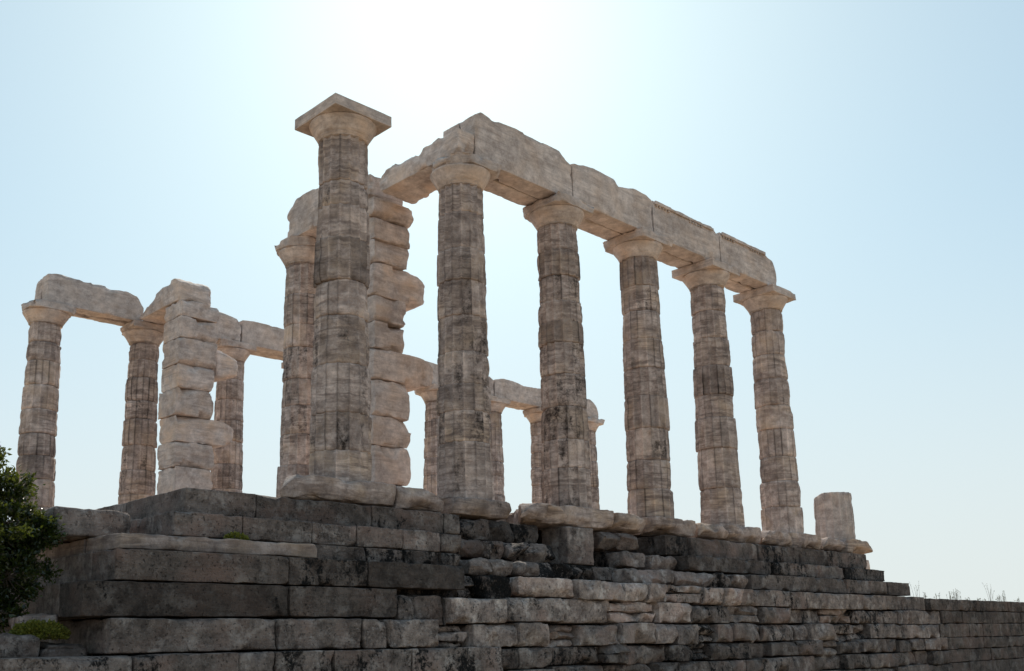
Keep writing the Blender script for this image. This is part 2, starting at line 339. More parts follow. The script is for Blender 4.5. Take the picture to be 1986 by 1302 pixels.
# far row
FL = ['far column standing behind the green bush, first from the left, with a blunt rounded capital',
      'far column just left of the tall ragged pier, meeting point of two far beams',
      'far column just right of the stepped ragged pier at left, capital under a far beam',
      'far column hidden behind the near left columns, fourth of the far row',
      'far column hidden behind the toothed pier, fifth of the far row',
      'far column peeping out at the left edge of the blotched second near column',
      'far column peeping out at the right edge of the blotched second near column',
      'far column peeping out at the left edge of the dark third near column',
      'last far column, its capital poking out right of the dark third near column']
FC = [(.1, .38, .1, 0), (.0, .22, 0, 0), (.1, .1, .05, 0), (0, 0, 0, 0), (0, 0, 0, 0), (.05, .1, 0, 0), (0, 0, .1, 0), (0, .2, 0, 0), (0, 0, .08, 0)]
for i in range(9):
    r = random.Random(90+i); z = 5.42; js = [z]
    while z > .8:
        z -= r.uniform(.44, .68)
        if z > .35: js.append(z)
    js.append(-.01)
    er = [.75, .6, .45, .4, .4, .5, .4, .45, .6][i]
    column(i*SP, YS, js, FL[i], GF, 20+i, cuts=FC[i], crisp=(), dark=(3, 5, 6) if i in (1, 2, 5) else (), cell=.06, m=5, erode=er, dirt=.3, base_tint=.47, ech=.3, abchip=.06, abamp=.008)
# the one column left standing in the porch
column(SP, 4.80, [5.42, 4.75, 4.1, 3.62, 2.95, 2.4, 1.82, 1.2, .55, -.01], 'column half hidden behind the nearest column, with dark spotted drums and a rounded capital', None, 40,
       cuts=(.28, .30, 0, 0), dark=(3, 4, 5, 6), erode=.4, dirt=.42, base_tint=.49, ech=.2, abchip=.06, cell=.045, m=6)

# ------------------------------------------------------------------ anta piers
def pier(y0, y1, blocks, label, seed):
    root = empty('wall_end_pier', (2.55, (y0+y1)/2, 0), label, 'pier')
    for k, (zt, zb, xr, rr, amp) in enumerate(blocks):
        r = random.Random(seed+k); mb = MB()
        jut = xr > 3.4
        xr += r.uniform(-.04, .04); ya = y0+r.uniform(-.03, .03); xa = 2.1+r.uniform(-.03, .03)
        def warp(W, P, jut=jut, xr=xr, zt=zt, zb=zb, r=r, s=seed+k):
            P = P.copy()
            if jut:
                t = np.clip((P[:, 0]-3.05)/(xr-3.05), 0, 1)**2.2
                P[:, 2] = P[:, 2]+(zb+.6*(zt-zb)-P[:, 2])*t*.5; P[:, 1] = P[:, 1]+((y0+y1)/2+.1-P[:, 1])*t*.35
            else:                                   # ragged broken bond at the right end
                t = np.clip((P[:, 0]-2.75)/.3, 0, 1)
                P[:, 0] += t*.07*fbm(P*2.6+s, s, 2)
                P[:, 0] -= t*(.11 if (y0 < 5 and zt < 1.8) else r.choice((.01, .03, .05)))*(np.abs((P[:, 2]-zb)/(zt-zb)*2-1)**3)
            return P
        stone(mb, xa, xr, ya, y1, zb+.002, zt-.002, cell=.04, r=min(rr, .012), amp=amp, lump=.012, chip=.075, seed=seed+k*7, tint=(.50+r.uniform(-.04, .04), r.uniform(.3, .9), r.uniform(.05, .35)), warp=warp, bed=.012, cuts=10, cutd=.075, facing=False)
        mb.build('pier_block', MARBLE_CLEAN, root)
    return root
pier(1.88, 2.73, [(5.87, 5.52, 3.06, .02, .012), (5.52, 5.06, 2.97, .012, .012), (5.06, 4.62, 2.90, .015, .012), (4.62, 3.97, 3.52, .02, .012), (3.97, 3.48, 2.86, .012, .01), (3.48, 2.97, 2.88, .012, .012),
     (2.97, 2.40, 3.67, .02, .012), (2.40, 1.72, 2.93, .02, .012), (1.72, 1.18, 3.00, .012, .012), (1.18, .5, 2.95, .012, .012), (.5, -.01, 2.95, .02, .012)],
     'tall pale ragged pier behind the nearest column with toothed broken stones jutting right', 300)
pb = pier(9.33, 10.2, [(5.86, 5.46, 3.12, .022, .012), (5.46, 4.93, 3.10, .012, .012), (4.93, 4.3, 3.06, .022, .015), (4.3, 3.7, 3.07, .022, .012), (3.7, 3.05, 3.08, .022, .012), (3.05, 2.42, 3.76, .022, .012), (2.42, 1.82, 3.10, .022, .015), (1.82, 1.2, 3.05, .022, .012), (1.2, .6, 3.08, .022, .012), (.6, -.01, 3.08, .022, .012)],
     'tall pale ragged pier at left among the far columns with stacked eroded blocks', 400)
mb = MB()
def wj(W, P):
    P = P.copy(); t = np.clip((P[:, 0]-3.3)/.45, 0, 1); P[:, 2] -= t*(P[:, 2]-4.42)*.45; return P
stone(mb, 3.09, 3.78, 9.45, 10.15, 4.12, 4.86, cell=.05, r=.09, amp=.014, lump=.03, chip=.08, seed=480, tint=(.57, .9, .05), warp=wj); mb.build('pier_block', MARBLE_CLEAN, pb)

# ------------------------------------------------------------------ architrave beams
def beam(label, axis, a0, a1, b0, b1, top, zb=5.89, seed=0, group=None, split=True, amp=.012, cell=.06, tint=(.50, .35, .26), extra=None, bottom=None, mat=None, chip=.022, rough=False):
    """axis 0: runs along x, axis 1: along y. top: list of (a, z) for the broken upper edge"""
    loc = ((a0+a1)/2, (b0+b1)/2, zb) if axis == 0 else ((b0+b1)/2, (a0+a1)/2, zb)
    root = empty('architrave_beam', loc, label, 'stone beam', group)
    ta = np.array([t[0] for t in top]); tz = np.array([t[1] for t in top]); zmax = max(tz)
    mids = [(b0, (b0+b1)/2-.012), ((b0+b1)/2+.012, b1)] if split else [(b0, b1)]
    for k, (c0, c1) in enumerate(mids):
        mb = MB()
        def warp(W, P, k=k):
            P = P.copy(); A = P[:, axis]
            Q = np.stack([A, P[:, 1-axis], A*0], -1)
            T = np.interp(A, ta, tz) + (.035 if rough else .014)*fbm(Q*3.1, seed+k*9+2, 3)
            h = (P[:, 2]-zb)/(zmax-zb)
            P[:, 2] = zb + h*(T-zb)
            if bottom is not None:
                Bz = np.interp(A, [q[0] for q in bottom], [q[1] for q in bottom]); P[:, 2] += Bz*(1-h)
            if extra: P = extra(W, P, h)
            return P
        args = (a0, a1, c0, c1) if axis == 0 else (c0, c1, a0, a1)
        stone(mb, *args, zb, zmax, cell=cell, r=.008, amp=amp, lump=.014 if rough else .006, chip=chip, seed=seed+k*17, tint=(tint[0]+.02*k, tint[1], tint[2]), warp=warp, cuts=10 if rough else 3, cutd=.10 if rough else .05, facing=False)
        mb.build('beam_block', mat or MARBLE_CLEAN, root)
    return root
GB = 'stone beams on the near row of columns'; GBF = 'stone beams on the far row of columns'
Bh = .41
beam('highest and leftmost stone beam of the near row, square cut end above the blotched column', 0, 2.50, 5.04, -Bh, Bh, [(2.5, 6.72), (2.66, 6.82), (2.9, 6.78), (3.5, 6.83), (4.2, 6.80), (4.72, 6.80), (4.88, 6.66), (5.04, 6.60)], seed=500, group=GB, cell=.045, amp=.006)
beam('second stone beam of the near row, with a notch in its ragged upper edge', 0, 5.07, 7.58, -Bh, Bh, [(5.07, 6.66), (5.4, 6.74), (5.7, 6.76), (6.35, 6.74), (6.46, 6.62), (7.0, 6.75), (7.4, 6.73), (7.58, 6.66)], seed=510, group=GB, cell=.05, amp=.008)
def ledge(root, segs, seed):
    loc = root.location
    for (x0, x1) in segs:
        mb = MB(); stone(mb, x0, x1, -Bh-.045, -Bh-.004, 6.60, 6.675, cell=.04, r=.008, amp=.006, lump=.006, chip=.03, seed=seed, tint=(.54, .3, .1)); mb.build('ledge', MARBLE_CLEAN, root)
b3 = beam('third stone beam of the near row, with a thin ledge and worn pegs', 0, 7.61, 10.07, -Bh, Bh, [(7.61, 6.70), (9.4, 6.68), (9.86, 6.68), (9.95, 6.60), (10.07, 6.58)], seed=520, group=GB, cell=.05, amp=.007, chip=.03)
ledge(b3, [(7.66, 9.84)], 61)
b4 = beam('last stone beam of the near row, top ledge and a far end broken round', 0, 10.10, 12.5, -Bh, Bh, [(10.10, 6.67), (12.0, 6.66), (12.12, 6.60), (12.35, 6.56), (12.46, 6.45), (12.5, 6.35)], seed=530, group=GB, cell=.05, amp=.007, chip=.03)
ledge(b4, [(10.16, 12.0)], 62)
for root, xs in ((b3, (7.7, 8.9)), (b4, (10.2, 11.35))):          # little pegs hanging below the ledge
    for x in xs:
        for q in range(5):
            mb = MB(); stone(mb, x+q*.105, x+q*.105+.055, -Bh-.035, -Bh-.004, 6.555, 6.597, cell=.03, r=.008, amp=.003, lump=.003, chip=.02, seed=int(x*10)+q, tint=(.46, .3, .1)); mb.build('peg', MARBLE_CLEAN, root)
def noseE(W, P, h):
    P = P.copy(); t = np.clip((.55-P[:, 1])/.2, 0, 1)
    P[:, 0] = np.where(P[:, 0] > 2.46, P[:, 0]+(2.46-P[:, 0])*t, P[:, 0]); return P
beam('rough broken stone beam running back from the blotched column to the toothed pier', 1, -.42, 1.78, 2.09, 2.90, [(-.42, 6.33), (-.1, 6.27), (.1, 6.33), (.5, 6.30), (.62, 6.20), (.8, 6.29), (1.2, 6.28), (1.45, 6.30), (1.68, 6.20), (1.78, 6.05)], seed=540, split=False, amp=.03, extra=noseE, chip=.16, rough=True, cell=.045, tint=(.55, .6, .05))
beam('cracked stone beam behind the nearest column, joining the toothed pier to the porch column', 1, 2.02, 4.82, 2.10, 2.90, [(2.02, 6.38), (2.4, 6.45), (3.3, 6.6), (3.9, 6.73), (4.2, 6.74), (4.5, 6.72), (4.65, 6.62), (4.82, 6.48)], seed=550, split=False, amp=.014, cell=.055, chip=.08)
def capG(W, P, h):
    return P
beam('broken hump shaped beam stub resting between a far capital and the left ragged pier', 1, 9.5, 11.72, 2.12, 3.0, [(9.5, 6.36), (9.75, 6.50), (10.1, 6.49), (10.5, 6.42), (10.8, 6.32), (11.1, 6.17), (11.4, 6.0), (11.72, 5.91)], seed=560, split=False, amp=.03, chip=.12, tint=(.55, .5, .05), rough=True)
beam('first far beam at far left, above the bush column, with a ragged wavy top', 0, -.16, 2.28, YS-Bh, YS+Bh, [(-.16, 6.60), (.1, 6.68), (.4, 6.66), (.7, 6.58), (1.15, 6.66), (1.4, 6.60), (1.8, 6.62), (2.1, 6.55), (2.28, 6.25)], seed=570, group=GBF, amp=.016, chip=.06, rough=True)
beam('far beam with a rounded broken end right of the left ragged pier', 0, 2.75, 5.10, YS-Bh, YS+Bh, [(2.75, 6.6), (4.5, 6.68), (4.9, 6.64), (5.02, 6.5), (5.1, 6.36)], seed=580, group=GBF, amp=.016, chip=.06, rough=True)
beam('far beam between the left ragged pier and the porch column', 0, 5.14, 7.56, YS-Bh, YS+Bh, [(5.14, 6.55), (5.5, 6.6), (7.56, 6.56)], seed=590, group=GBF)
beam('far beam hidden behind the nearest column and toothed pier', 0, 7.6, 10.08, YS-Bh, YS+Bh, [(7.6, 6.6), (10.08, 6.6)], seed=600, group=GBF)
beam('far beam just seen between the toothed pier and the blotched column', 0, 10.12, 12.6, YS-Bh, YS+Bh, [(10.12, 6.6), (11.6, 6.64), (12.6, 6.56)], seed=610, group=GBF)
beam('far beam behind the blotched second near column', 0, 12.63, 14.9, YS-Bh, YS+Bh, [(12.63, 6.58), (14.7, 6.60), (14.9, 6.48)], seed=620, group=GBF)
beam('far beam seen between the blotched column and the dark third column', 0, 14.94, 17.64, YS-Bh, YS+Bh, [(14.94, 6.52), (15.4, 6.64), (16, 6.60), (16.4, 6.52), (17.64, 6.6)], seed=630, group=GBF, amp=.018)
beam('last far beam, its broken end showing right of the dark third column', 0, 17.67, 20.45, YS-Bh, YS+Bh, [(17.67, 6.6), (20.0, 6.6), (20.2, 6.5), (20.36, 6.36), (20.45, 6.1)], seed=640, group=GBF, chip=.08)

# ------------------------------------------------------------------ stepped platform and terrace wall
plat = empty('stepped_platform', (0, 0, -.4), 'worn stepped stone platform carrying all the columns, broken away into rubble in its middle', 'platform')
def course(name, parent, y, z0, z1, xs, mat, depth=.6, seed=0, cell=.04, r=.008, amp=.008, lump=.008, chip=.05, jy=.03, b=.5, db=.13, d=.4, dd=.35, h=.5, gap=.004, skip=(), zj=.0, rub=(), cuts=3, cutd=.035, recess=0.0):
    mb = MB(); rr = random.Random(seed)
    for i in range(len(xs)-1):
        if i in skip: continue
        x0, x1 = xs[i], xs[i+1]; yy = y+rr.uniform(-jy, jy)
        if rr.random() < recess: yy += rr.uniform(.08, .20)
        ti = (b+rr.uniform(-db, db), min(1, max(0, h+rr.uniform(-.5, .5))), min(1, max(0, d+rr.uniform(-dd, dd))))
        fz0 = z0(.5*(x0+x1)) if callable(z0) else z0; fz1 = z1(.5*(x0+x1)) if callable(z1) else z1
        if i in rub:                                # thin split slabs
            n = rr.choice((2, 2, 3)); zz = sorted([fz0, fz1]+[fz0+(fz1-fz0)*(k+rr.uniform(-.2, .2))/n for k in range(1, n)])
            for k in range(n):
                stone(mb, x0+.01+rr.uniform(0, .06), x1-.01-rr.uniform(0, .06), yy+rr.uniform(.02, .12), yy+depth, zz[k]+.004, zz[k+1]-.004, cell=cell*.8, r=.012, amp=.02, lump=.03, chip=.10, seed=seed*31+i*5+k, tint=ti, cuts=7, cutd=.07)
            continue
        stone(mb, x0+gap, x1-gap, yy, yy+depth, fz0+.004+rr.uniform(0, zj), fz1-.004-rr.uniform(0, zj), cell=cell, r=r, amp=amp, lump=lump, chip=chip, seed=seed*31+i*5, tint=ti, cuts=cuts, cutd=cutd)
    return mb.build(name, mat, parent)
def fill(x0, x1, lo, hi, seed):
    r = random.Random(seed); xs = [x0]
    while xs[-1]+hi < x1: xs.append(xs[-1]+r.uniform(lo, hi))
    if x1-xs[-1] > lo: xs.append(x1)
    else: xs[-1] = x1
    return xs
# stylobate blocks, each a part
def sty(x0, x1, y, z0, z1, seed, b=.5, d=.2, under=.10, left=0., right=0.):
    mb = MB()
    def warp(W, P):
        P = P.copy(); u = W[:, 0]; f = np.clip((y+.45-P[:, 1])/.45, 0, 1)      # 1 on the near face
        h = (P[:, 2]-z0)/(z1-z0); nn = fbm(np.stack([P[:, 0]*1.8, P[:, 0]*0+seed, P[:, 0]*0], -1), seed, 2)
        cut = np.clip(.55+nn*.9, 0, 1)
        P[:, 1] += f*under*cut*np.clip(1-h*1.9, 0, 1)*1.3                    # underside eaten away
        P[:, 2] += f*np.clip(.5-h, 0, .5)*cut*(z1-z0)*.5
        if left: P[:, 0] += np.clip(P[:, 1]-y, 0, 2)*(1-u)*.85
        if left: P[:, 2] -= np.clip((left-(P[:, 0]-x0))/left, 0, 1)**1.3*(z1-z0)*.75*h
        if right: P[:, 2] -= np.clip((right-(x1-P[:, 0]))/right, 0, 1)**1.3*(z1-z0)*.55*h*f
        ends = np.clip(1-np.minimum(P[:, 0]-x0, x1-P[:, 0])/.16, 0, 1)
        P[:, 1] += f*ends**2*.05
        return P
    stone(mb, x0+.008, x1-.008, y, .75, z0, z1, cell=.035, r=.012, amp=.014, lump=.010, chip=.07, seed=seed, tint=(b*.95, .75, d+.1), warp=warp, cuts=7, cutd=.085, low=True)
    mb.build('stylobate_block', MARBLE, plat)
S = [(-1.43, .58, -.64, -.36, 0.0, .48, .35, .32, 0), (.58, 1.50, -.66, -.37, -.01, .44, .3, 0, .45), (1.78, 3.08, -.56, -.34, -.05, .34, .65, 0, 0), (3.1, 4.25, -.72, -.36, -.03, .46, .3, .3, .3), (4.25, 5.61, -.66, -.38, -.005, .45, .35, 0, 0),
     (5.62, 6.56, -.74, -.36, -.03, .47, .3, 0, .5), (6.86, 8.2, -.64, -.34, -.01, .42, .3, 0, 0), (8.21, 9.34, -.66, -.36, -.02, .46, .3, .2, .3), (9.35, 10.62, -.66, -.38, 0, .47, .25, 0, 0), (10.63, 11.92, -.66, -.37, -.02, .47, .3, .3, .3),
     (11.93, 13.25, -.64, -.37, 0, .48, .2, 0, 0), (13.26, 14.42, -.64, -.36, -.03, .46, .3, .3, .2), (14.45, 15.75, -.68, -.36, -.0, .5, .15, 0, .4)]
for k, (x0, x1, y, z0, z1, b, d, l, r_) in enumerate(S): sty(x0, x1, y, z0, z1, 700+k*3, b, d, under=.06 if k in (0, 4) else .12, left=l, right=r_)
# platform floor behind the near blocks and under every far column
mb = MB()
stone(mb, .35, 15.6, .78, 1.6, -.36, -.012, cell=.2, r=.01, amp=.006, lump=.01, chip=.02, seed=4, tint=(.60, 1, .0))
stone(mb, -.35, 15.6, 1.61, 13.1, -.36, -.012, cell=.25, r=.01, amp=.006, lump=.01, chip=.02, seed=5, tint=(.60, 1, .0))
stone(mb, 15.62, 21.6, 2.2, 13.1, -.36, -.016, cell=.25, r=.01, amp=.006, lump=.01, chip=.02, seed=6, tint=(.60, 1, .0))
stone(mb, -1.2, 1.2, 10.9, 13.1, -.36, -.008, cell=.2, r=.01, amp=.006, lump=.01, chip=.02, seed=7, tint=(.60, 1, .0))
mb.build('floor_slab', MARBLE, plat)
# upper step
L1 = [-2.93, -1.95, -.11, 1.23, 1.58]
course('upper_step', plat, -.90, -.71, -.385, L1, POROS, depth=1.6, seed=1, b=.42, d=.35, h=.7, chip=.03, r=.012, jy=.004)
course('upper_step', plat, -.88, -.76, -.385, [6.78, 7.56, 8.8, 9.95, 11.64, 12.91, 14.81], POROS, depth=1.6, seed=2, b=.35, d=.45, jy=.03, h=.7)
# its return along the left end
mb = MB(); 
for k, (y0, y1) in enumerate(((.72, 2.6), (2.62, 4.4), (4.42, 6.9), (6.92, 9.0), (9.02, 11.1), (11.12, 13.1))): stone(mb, -2.93, -1.25, y0, y1, -.71, -.387, cell=.09, r=.012, amp=.01, lump=.012, chip=.03, seed=40+k, tint=(.6, .8, .15))
mb.build('upper_step', POROS, plat)
course('middle_step', plat, -1.18, -1.01, -.72, [-3.20, -2.3, -1.29, -.58, .22, .92, 1.36], POROS, depth=.9, seed=3, b=.52, d=.4, h=.8, jy=.005, chip=.035, r=.012)
course('middle_step', plat, -1.14, -1.05, -.765, [7.05, 8.7, 10.05, 11.53, 13.17, 15.25], POROS, depth=.9, seed=4, b=.33, d=.6, jy=.03)
mb = MB()
for k, (y0, y1) in enumerate(((-.26, 1.5), (1.52, 3.6), (3.62, 6.0), (6.02, 9.0), (9.02, 13.2))): stone(mb, -3.22, -2.5, y0, y1, -1.01, -.725, cell=.09, r=.012, amp=.01, lump=.012, chip=.03, seed=50+k, tint=(.6, .9, .2))
stone(mb, -4.35, -3.42, -.62, 1.1, -1.02, -.70, cell=.05, r=.03, amp=.014, lump=.02, chip=.07, seed=57, tint=(.66, .8, .12))
mb.build('middle_step', POROS, plat)
course('lower_step', plat, -1.42, -1.215, -1.03, [-3.94, -1.37], MARBLE, depth=.9, seed=5, b=.25, d=.30, jy=.0, chip=.03, r=.012, h=.4)
course('lower_step', plat, -1.30, -1.215, -1.02, [-1.36, -.51, .15, .81, 1.2], POROS, depth=.6, seed=6, b=.40, d=.7, jy=.02)
course('lower_step', plat, -1.42, -1.38, -1.07, [8.72, 10.8, 12.61, 14.64, 15.81], POROS, depth=.8, seed=7, b=.38, d=.5, jy=.02)
mb = MB()
for k, (y0, y1) in enumerate(((-.5, 1.6), (1.62, 4.6), (4.62, 9.2), (9.22, 13.3))): stone(mb, -3.95, -3.1, y0, y1, -1.215, -1.033, cell=.09, r=.012, amp=.01, lump=.012, chip=.03, seed=60+k, tint=(.27, .4, .3))
mb.build('lower_step', MARBLE, plat)
# broken middle: rubble where the steps have gone
rb = dict(depth=.55, amp=.024, lump=.035, chip=.12, r=.02, zj=.02, cuts=9, cutd=.10, cell=.035)
course('rubble_core', plat, -.60, -.74, -.36, [1.83, 2.44, 3.05, 3.66], POROS, seed=21, b=.28, d=0.90, jy=.06, **rb)
course('rubble_core', plat, -.80, -.72, -.38, [5.18, 5.6, 6.12], POROS, seed=22, b=.56, d=0.50, jy=.06, **rb)
course('rubble_core', plat, -.74, -1.03, -.38, [4.16, 4.86], POROS, seed=23, b=.50, d=.1, h=1, jy=0, r=.02, amp=.012, chip=.03)
course('rubble_core', plat, -.98, -1.06, -.73, [1.52, 2.02, 2.44], POROS, seed=24, b=.36, d=0.75, jy=.05, **rb)
course('rubble_core', plat, -1.0, -1.05, -.74, [2.46, 2.98, 3.40, 3.62], POROS, seed=25, b=.6, d=0.60, jy=.06, **rb)
course('rubble_core', plat, -1.04, -1.07, -.74, [5.36, 6.0], POROS, seed=26, b=.66, d=0.45, jy=.05, **rb)
course('rubble_core', plat, -1.0, -1.08, -.78, [6.14, 6.98], POROS, seed=27, b=.56, d=0.50, jy=.05, **rb)
course('rubble_core', plat, -1.32, -1.33, -1.07, [1.38, 1.78, 2.26, 2.83, 3.20, 3.68], POROS, seed=28, b=.54, d=0.70, jy=.07, **rb)
course('rubble_core', plat, -1.14, -1.32, -1.07, [3.72, 4.1, 4.46, 4.88], POROS, seed=29, b=.34, d=0.85, jy=.08, **rb)
course('rubble_core', plat, -1.42, -1.34, -1.09, [5.02, 6.20], POROS, seed=30, b=.84, d=.15, jy=0, **rb)
course('rubble_core', plat, -1.38, -1.36, -1.10, [6.33, 7.1, 7.64, 8.15, 8.7], POROS, seed=31, b=.6, d=0.55, jy=.05, **rb)
mb = MB()       # the solid fill behind the facing stones
stone(mb, -2.9, 15.6, .2, 12.9, -4.2, -.40, cell=.3, r=.01, amp=.03, lump=.05, chip=.02, seed=77, tint=(.3, .5, .9))
stone(mb, -3.6, 15.5, -.95, .3, -4.2, -1.06, cell=.2, r=.01, amp=.03, lump=.05, chip=.02, seed=78, tint=(.3, .5, .9))
stone(mb, 15.3, 21.4, 2.4, 12.9, -4.2, -.40, cell=.3, r=.01, amp=.03, lump=.05, chip=.02, seed=79, tint=(.3, .5, .9))
mb.build('core_fill', POROS, plat)

wall = empty('retaining_wall', (4, -1.6, -3.9), 'massive dark wall of squared blocks and patched rubble below the platform steps', 'wall')
W_ = lambda name, *a, **k: course(name, wall, *a, **k)
W_('wall_course', -1.61, -1.565, -1.225, [-4.06, -1.91, -.72, .97], POROS, seed=101, b=.24, d=.42, jy=.008, chip=.025, r=.007, h=.6)
mb = MB()
for k, (y0, y1) in enumerate(((-1.0, .9), (.92, 4.0), (4.02, 9.0), (9.02, 13.4))): stone(mb, -4.07, -3.4, y0, y1, -1.565, -1.225, cell=.08, r=.012, amp=.01, lump=.012, chip=.03, seed=160+k, tint=(.42, .6, .35))
for k, (y0, y1) in enumerate(((-1.0, .6), (.62, 4.0), (4.02, 9.0), (9.02, 13.4))): stone(mb, -4.40, -3.4, y0, y1, -1.95, -1.575, cell=.08, r=.012, amp=.01, lump=.012, chip=.03, seed=170+k, tint=(.44, .6, .3))
for k, (y0, y1) in enumerate(((-1.1, .6), (.62, 4.0), (4.02, 9.0), (9.02, 13.4))): stone(mb, -4.12, -3.4, y0, y1, -2.33, -1.96, cell=.08, r=.012, amp=.01, lump=.012, chip=.03, seed=180+k, tint=(.42, .6, .4))
mb.build('return_face', POROS, wall)
W_('wall_course', -1.65, -1.95, -1.575, [-4.42, -1.92, -.27], POROS, seed=102, b=.29, d=.40, jy=.01, chip=.025, r=.007, h=.6)
W_('wall_course', -1.74, -2.33, -1.96, [-4.14, -2.13, -.92], POROS, seed=103, b=.44, d=.30, jy=.01, chip=.03, r=.014)
W_('wall_course', -1.78, -2.335, -1.97, [-.90, -.53, .31], POROS, seed=104, b=.68, d=.2, jy=.03, chip=.08, r=.015)
W_('wall_course', -1.88, -2.70, -2.34, [-8.2, -6.3, -3.95, -2.72, -2.24, -1.42, -.21, 1.42], POROS, seed=105, b=.48, d=.4, jy=.02, chip=.05)
W_('wall_course', -1.90, -3.10, -2.71, fill(-8.2, 1.6, .6, 1.4, 3), POROS, seed=106, b=.42, d=.5, jy=.02)
W_('wall_course', -1.92, -3.5, -3.11, fill(-8.2, 1.6, .6, 1.4, 4), POROS, seed=107, b=.42, d=.5, jy=.02, cell=.08)
W_('wall_course', -1.94, -3.98, -3.51, fill(-8.2, 1.6, .6, 1.4, 5), POROS, seed=108, b=.42, d=.5, jy=.02, cell=.08)
zA = [-1.34, -1.66, -2.03, -2.365, -2.665, -2.985, -3.35, -3.98]; zB = [-1.405, -1.735, -2.04, -2.38, -2.67, -2.985, -3.35, -3.98]
def zl(i): return lambda x: zA[i]+(zB[i]-zA[i])*min(1, max(0, (x-3)/8)) + (0 if i == 0 else .016*math.sin(2.1*x+i*1.7)+.012*math.sin(5.3*x+i))
W_('wall_course', -1.50, zl(1), zl(0), [.98, 1.36, 1.97], POROS, seed=110, b=.36, d=.75, jy=.04, amp=.02, chip=.1, rub=(0,))
W_('wall_course', -1.66, zl(1), zl(0), [2.02, 3.31, 4.46, 5.09, 5.60, 6.82, 7.48, 8.0], POROS, seed=111, b=1.0, d=.25, jy=.05, recess=.08, zj=.010, cuts=6, cutd=.06, amp=.016, chip=.09, r=.012, lump=.012, cell=.04, db=.2, rub=(4,))
W_('wall_course', -1.62, zl(1), zl(0), [8.0, 9.85, 10.42, 12.28, 14.02, 16.2], POROS, seed=112, b=.58, d=.35, jy=.03, chip=.06)
W_('wall_course', -1.60, zl(2), zl(1), [-.26, .02, .60, .62], POROS, seed=113, b=.40, d=.7, jy=.05, amp=.02, chip=.1)
W_('wall_course', -1.68, zl(2), zl(1), [.62, 1.71, 2.99, 4.10, 5.40, 6.38], POROS, seed=114, b=.98, d=.32, jy=.05, recess=.08, zj=.010, cuts=6, cutd=.06, chip=.07, r=.010, rub=(3,), cell=.04, db=.2)
W_('wall_course', -1.66, zl(2), zl(1), [6.40, 7.57, 8.67, 9.73, 11.08, 12.45, 14.47, 16.8], POROS, seed=115, b=.60, d=.35, jy=.05, recess=.08, zj=.010, cuts=6, cutd=.06, chip=.07, rub=(1, 4))
W_('wall_course', -1.70, zl(3), zl(2), [.33, 1.03, 1.91, 2.55, 3.3, 4.28, 5.19, 5.77], POROS, seed=116, b=.86, d=.4, jy=.05, recess=.16, zj=.010, cuts=6, cutd=.06, chip=.10, r=.010, rub=(0, 3), cell=.04, db=.18)
W_('wall_course', -1.70, zl(3), zl(2), [5.77, 6.4, 7.07, 7.57, 8.4, 8.62, 9.79, 10.3, 11.37, 13.0, 14.6, 16.62], POROS, seed=117, b=.64, d=.45, jy=.05, recess=.16, zj=.010, cuts=6, cutd=.06, chip=.08, rub=(1, 4, 8))
W_('wall_course', -1.74, zl(4), zl(3), [1.44]+fill(1.9, 17, .55, 1.25, 8), POROS, seed=118, b=.47, d=.5, jy=.05, recess=.16, zj=.010, cuts=6, cutd=.06, chip=.08, rub=(3, 6, 11), r=.01)
W_('wall_course', -1.76, zl(5), zl(4), [1.44]+fill(1.7, 17, .5, 1.3, 9), POROS, seed=119, b=.46, d=.5, jy=.05, recess=.16, zj=.010, cuts=6, cutd=.06, chip=.08, rub=(4,), r=.01)
W_('wall_course', -1.78, zl(6), zl(5), fill(1.6, 17, .5, 1.3, 10), POROS, seed=120, b=.44, d=.5, jy=.03, cell=.08)
W_('wall_course', -1.80, zl(7), zl(6), fill(1.6, 17, .6, 1.4, 11), POROS, seed=121, b=.44, d=.5, jy=.03, cell=.08)
mb = MB(); stone(mb, -3.5, 16.2, -1.28, -.9, -4.1, -1.45, cell=.2, r=.01, amp=.02, lump=.04, chip=.02, seed=79, tint=(.28, .5, .9)); stone(mb, -8.2, -3.4, -1.6, -1.2, -4.1, -2.5, cell=.2, r=.01, amp=.02, lump=.04, chip=.02, seed=80, tint=(.28, .5, .9))
mb.build('wall_backing', POROS, wall)
tw = empty('terrace_wall', (26, -1.7, -3.9), 'long low dark wall of flat regular blocks running out to the right edge', 'wall')
zc = [-1.44, -1.73, -2.04, -2.38, -2.67, -2.985, -3.35, -3.98]
for k in range(7):
    x0 = [16.23, 16.83, 16.66, 17.02, 17.02, 17.02, 17.02][k]
    course('wall_course', tw, -1.72, zc[k+1], zc[k], fill(x0, 40, .7, 1.9, 60+k), POROS, seed=130+k, b=.29, db=.05, d=.45, dd=.15, h=.9, jy=.008, chip=.03, r=.012, cell=.08, amp=.008, lump=.01)

# ------------------------------------------------------------------ ground, sea
def ground_h(x, y):
    z = np.full_like(x, -3.88)
    z = z + .05*fbm(np.stack([x*.4, y*.4, x*0], -1), 3, 3)*np.clip((np.hypot(x, y))/8, 0, 1)
    s = lambda t: np.clip(t, 0, 1)
    behind = s((y+1.35)/.25)
    rise = np.where(x > 15, -1.50, np.where(x < -3.2, -2.45+s((y+.2)/6)*.7, -1.5))
    z = np.where(behind > 0, z*(1-behind)+(rise+.04*fbm(np.stack([x*.8, y*.8, x*0], -1), 8, 3))*behind, z)
    z = np.where((x > -3.0) & (x < 21.2) & (y > 1) & (y < 12.5), -1.6, z)
    d = np.hypot(x-8, y-5); z = z - np.clip((d-90)/160, 0, 1)**1.5*70
    return z
gx = np.concatenate([-np.geomspace(30000, 45, 22), np.linspace(-40, -12, 15), np.linspace(-11, 30, 165), np.linspace(33, 60, 10), np.geomspace(70, 30000, 22)])
